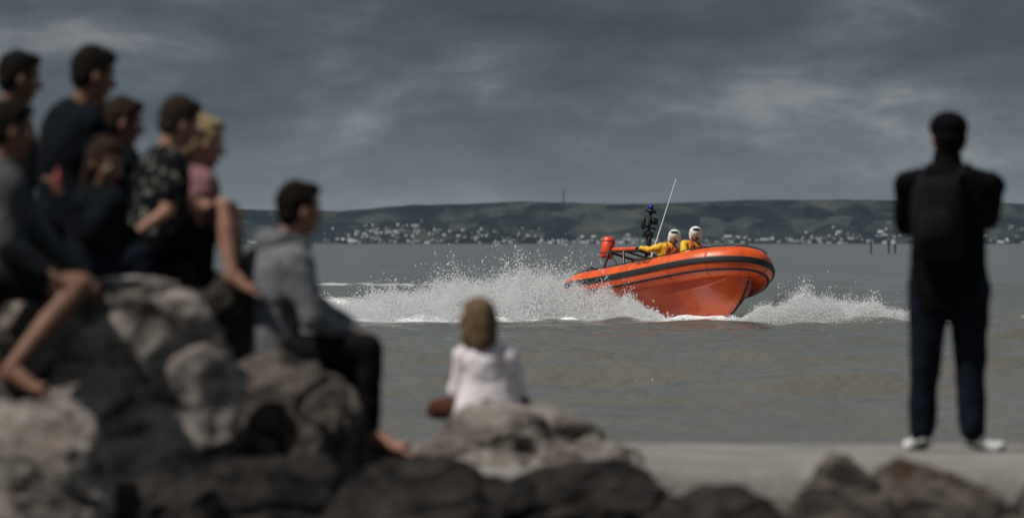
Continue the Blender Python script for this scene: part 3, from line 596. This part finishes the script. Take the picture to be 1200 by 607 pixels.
bm=bmesh.new(); ellipsoid(bm,(1.80,0,1.045),V((.17,0,0)),V((0,.2,0)),V((0,0,.05))); capsule(bm,(1.69,-.14,1.07),(1.69,.14,1.07),.03,.03,10); capsule(bm,(1.84,-.05,1.07),(2.04,0,1.0),.03,.025,10); capsule(bm,(1.44,-.25,1.02),(1.69,-.12,1.09),.035,.03,10); capsule(bm,(1.72,0,1.07),(1.66,0,1.16),.04,.05,10); capsule(bm,(2.0,0,1.0),(2.2,0,.82),.03,.03,10)
fuse(obj('bow_fitting',bm,rub,boat,M=BM),.012,2)
bm=bmesh.new()
for i,(x,y) in enumerate(((1.2,.1),(1.35,-.12),(1.05,-.05))): capsule(bm,(x,y-.12,.75),(x,y+.12,.8),.09,.08,12)
obj('stowed_bags',bm,rub,boat,M=BM)
tx=bpy.data.curves.new('lettering','FONT'); tx.body='RNLI'; tx.size=.19; tx.extrude=.002; tx.align_x='CENTER'
to=bpy.data.objects.new('lettering',tx); link(to,boat); tx.materials.append(rub)
a=math.radians(38); n_=V((0,-math.cos(a),math.sin(a))); t_=V((0,math.sin(a),math.cos(a)))
xx=V((1,0,.06)).normalized()
pos=V((-.1,-.81,.56))+n_*.295-t_*.055
to.matrix_world=BM@Matrix(((xx.x,t_.x,n_.x,pos.x),(xx.y,t_.y,n_.y,pos.y),(xx.z,t_.z,n_.z,pos.z),(0,0,0,1)))
yel=mat('yellow_drysuit',(.82,.50,.015),(.66,.36,.01),8,.6,.4,40); ljk=mat('lifejacket_red',(.40,.03,.018),None,6,.7,.3,40); nvy=mat('lifejacket_navy',(.02,.025,.05),None,6,.7)
helm_w=mat('helmet_white',(.84,.84,.82),None,3,.25,coat=.5); visor=mat('visor',(.02,.02,.022),None,3,.1)
def crewgear(e,at_,Rt,F,U,q,P,C,Nk,R):
    bm=bmesh.new(); ellipsoid(bm,at_(-.02,0,.045),Rt*.125*q,F*.14*q,U*.125*q); ellipsoid(bm,at_(-.055,0,-.03),Rt*.115*q,F*.095*q,U*.10*q)
    for r_ in (-1,1): capsule(bm,at_(.0,r_*.10,.0),at_(.015,r_*.09,-.065),.03*q,.022*q,10)
    fuse(obj('helmet',bm,helm_w,e),.009,3)
    bm=bmesh.new(); loft(bm,[(at_(.10,-.065,.085),.010*q,.016*q),(at_(.122,-.03,.088),.010*q,.018*q),(at_(.122,.03,.088),.010*q,.018*q),(at_(.10,.065,.085),.010*q,.016*q)],F,12); obj('visor',bm,visor,e)
    bm=bmesh.new(); capsule(bm,at_(.0,-.085,-.06),at_(.055,0,-.115),.01*q,.01*q,8); capsule(bm,at_(.0,.085,-.06),at_(.055,0,-.115),.01*q,.01*q,8); obj('chin_strap',bm,nvy,e)
    fw=V((0,0,1)).cross(R); fw=-fw if fw.dot(F)<0 else fw; fw.normalize(); u_=(C-P).normalized()
    bm=bmesh.new()
    for r_ in (-1,1):
        capsule(bm,C+R*r_*.09+fw*.03+u_*.075,C+R*r_*.08+fw*.13-u_*.02,.035,.045); capsule(bm,C+R*r_*.08+fw*.13-u_*.02,P.lerp(C,.45)+R*r_*.08+fw*.12,.052,.05)
        capsule(bm,C+R*r_*.09+fw*.03+u_*.075,C+R*r_*.06-fw*.12-u_*.02,.035,.045)
    capsule(bm,C-fw*.12-u_*.02,P.lerp(C,.55)-fw*.12,.08,.07)
    fuse(obj('lifejacket',bm,ljk,e),.012,4)
    bm=bmesh.new(); c0=P.lerp(C,.42); loft(bm,[(c0-u_*.03,.195,.155),(c0+u_*.03,.195,.155)],R,24); obj('belt',bm,nvy,e)
def tr(J):
    o={}
    R3=BM.to_3x3()
    for k,v in J.items():
        if k in('sw','hw','hs'): o[k]=v
        elif k in('R','F','Rh','dR','dL','nR','nL'): o[k]=tuple(R3@V(v))
        else: o[k]=tuple(BM@V(v))
    return o
for bx,look in ((-.62,(.8,-.75,-.05)),(.0,(.85,-.6,-.08))):
    J=dict(P=(bx,0,.93),C=(bx+.14,-.02,1.29),N=(bx+.18,-.03,1.38),H=(bx+.22,-.05,1.50),R=(-.25,-1,0) if bx<-.3 else (-.1,-1,0),Rh=(0,-1,0),F=look,sw=.19,
     eR=(bx+.25,-.34,1.08),hR=(bx+.46,-.24,1.04),eL=(bx+.3,.30,1.08),hL=(bx+.46,.24,1.04),
     kR=(bx+.32,-.30,.78),aR=(bx+.12,-.34,.45),tR=(bx+.3,-.36,.41),kL=(bx+.32,.30,.78),aL=(bx+.12,.34,.45),tL=(bx+.3,.36,.41))
    if bx<-.3: J.update(eR=(bx-.14,-.34,1.22),hR=(bx-.42,-.34,1.29),C=(bx+.10,-.05,1.29),dR=(-1,0,.1))
    person('lifeboat_crew_member',tr(J),yel,yel,H_dark,s=1.05,bulk=1.2,hair='helmet',shoes=rub,extra=crewgear,gloves=rub,curl=.9)
# ------------------------------------------------------------------ spray
kx=[-5.6,-4.2,-2.8,-1.6,-.6,.3,1.0,1.6,2.1,2.6,3.0,4.4,4.75,5.2,6.0,7,8,9]
kh=[.06,.26,.48,.68,.84,.95,1.02,1.0,.76,.38,.14,.12,.36,.58,.54,.40,.22,.05]
kd=[.3,.75,1.0,1.2,1.3,1.3,1.3,1.25,1.1,.7,.3,.3,.9,1.0,.75,.45,.22,.07]
bxx=[-5.5,1,3.4,5.2,9]; byy=[113.2,113.4,110.5,110.6,112.3]
inv=np.array(BM.inverted())
def cloud(total,rmin,rmax,jetty,pw,hs_,ysd):
    X_=[];tot=0
    while tot<total:
        n=80000; x=rng.uniform(-5.6,9,n); x=x[rng.random(n)<np.interp(x,kx,kd)/1.3]; n=len(x)
        y=np.interp(x,bxx,byy)+rng.normal(0,ysd,n)+np.where(x<2.3,rng.exponential(.9,n),0)
        jet=1-jetty*.5+jetty*(.3*np.sin(x*4.3+y*1.1)+.25*np.sin(x*9.7-y*2.3+1)+.15*np.sin(x*21+y*5)+.5*rng.random(n)**4)
        z=np.interp(x,kx,kh)*jet*hs_*rng.random(n)**pw
        x=x-z*.25*np.where(x<3,1,-.6)
        X_.append(np.stack([x,y,z],-1)); tot+=n
    p=np.concatenate(X_); lp=inv@np.concatenate([p,np.ones((len(p),1))],1).T
    ins=(np.abs(lp[1])<1.03)&(lp[0]<2.05)&(lp[0]>-2.3)&(lp[2]>-.05)
    p=p[~ins]; n=len(p); return p,rmin+(rmax-rmin)*rng.random(n)**3
A_=cloud(640000,.0035,.0065,.45,1.1,1.0,.7); B_=cloud(60000,.005,.013,1.,1.5,1.25,.6)
pc=np.concatenate([A_[0],B_[0]]); rad=np.concatenate([A_[1],B_[1]]); n=len(pc)
tet=np.array([(1,1,1),(1,-1,-1),(-1,1,-1),(-1,-1,1)],float)*.9
vel=np.stack([rng.normal(-.2,.5,n),rng.normal(0,.3,n),np.abs(rng.normal(.5,.5,n))],-1)
ax_=rng.normal(size=(n,3)); ax_/=np.linalg.norm(ax_,axis=1)[:,None]; th=rng.random(n)*6.28
tv=np.repeat(tet[None],n,0); c_=np.cos(th)[:,None,None]; s_=np.sin(th)[:,None,None]; A3=ax_[:,None,:]
tv=tv*c_+np.cross(np.broadcast_to(A3,tv.shape),tv)*s_+A3*(tv*A3).sum(-1,keepdims=True)*(1-c_)
tv=tv*rad[:,None,None]
co=pc[:,None,:]+tv+vel[:,None,:]*tv[:,:,2:3]*1.2
me=bpy.data.meshes.new('sea_spray'); me.vertices.add(n*4); me.vertices.foreach_set('co',co.astype(np.float32).ravel())
f=np.array([(0,1,2),(0,3,1),(0,2,3),(1,3,2)])[None]+np.arange(n)[:,None,None]*4
nf=n*4; me.loops.add(nf*3); me.loops.foreach_set('vertex_index',f.ravel().astype(np.int32)); me.polygons.add(nf); me.polygons.foreach_set('loop_start',np.arange(0,nf*3,3,dtype=np.int32)); me.update(calc_edges=True)
link(bpy.data.objects.new('sea_spray',me))
m=bpy.data.materials.new('spray'); m.use_nodes=True; nt=m.node_tree; N=nt.nodes; L=nt.links; o_=N['Material Output']; N.remove(N['Principled BSDF'])
d=N.new('ShaderNodeBsdfDiffuse'); t=N.new('ShaderNodeBsdfTranslucent'); mx=N.new('ShaderNodeMixShader'); d.inputs[0].default_value=(.93,.94,.95,1); t.inputs[0].default_value=(.93,.94,.95,1); mx.inputs[0].default_value=.45
L.new(d.outputs[0],mx.inputs[1]); L.new(t.outputs[0],mx.inputs[2]); L.new(mx.outputs[0],o_.inputs['Surface']); me.materials.append(m)
scene.view_settings.view_transform='Standard'; scene.view_settings.look='None'; scene.view_settings.exposure=0
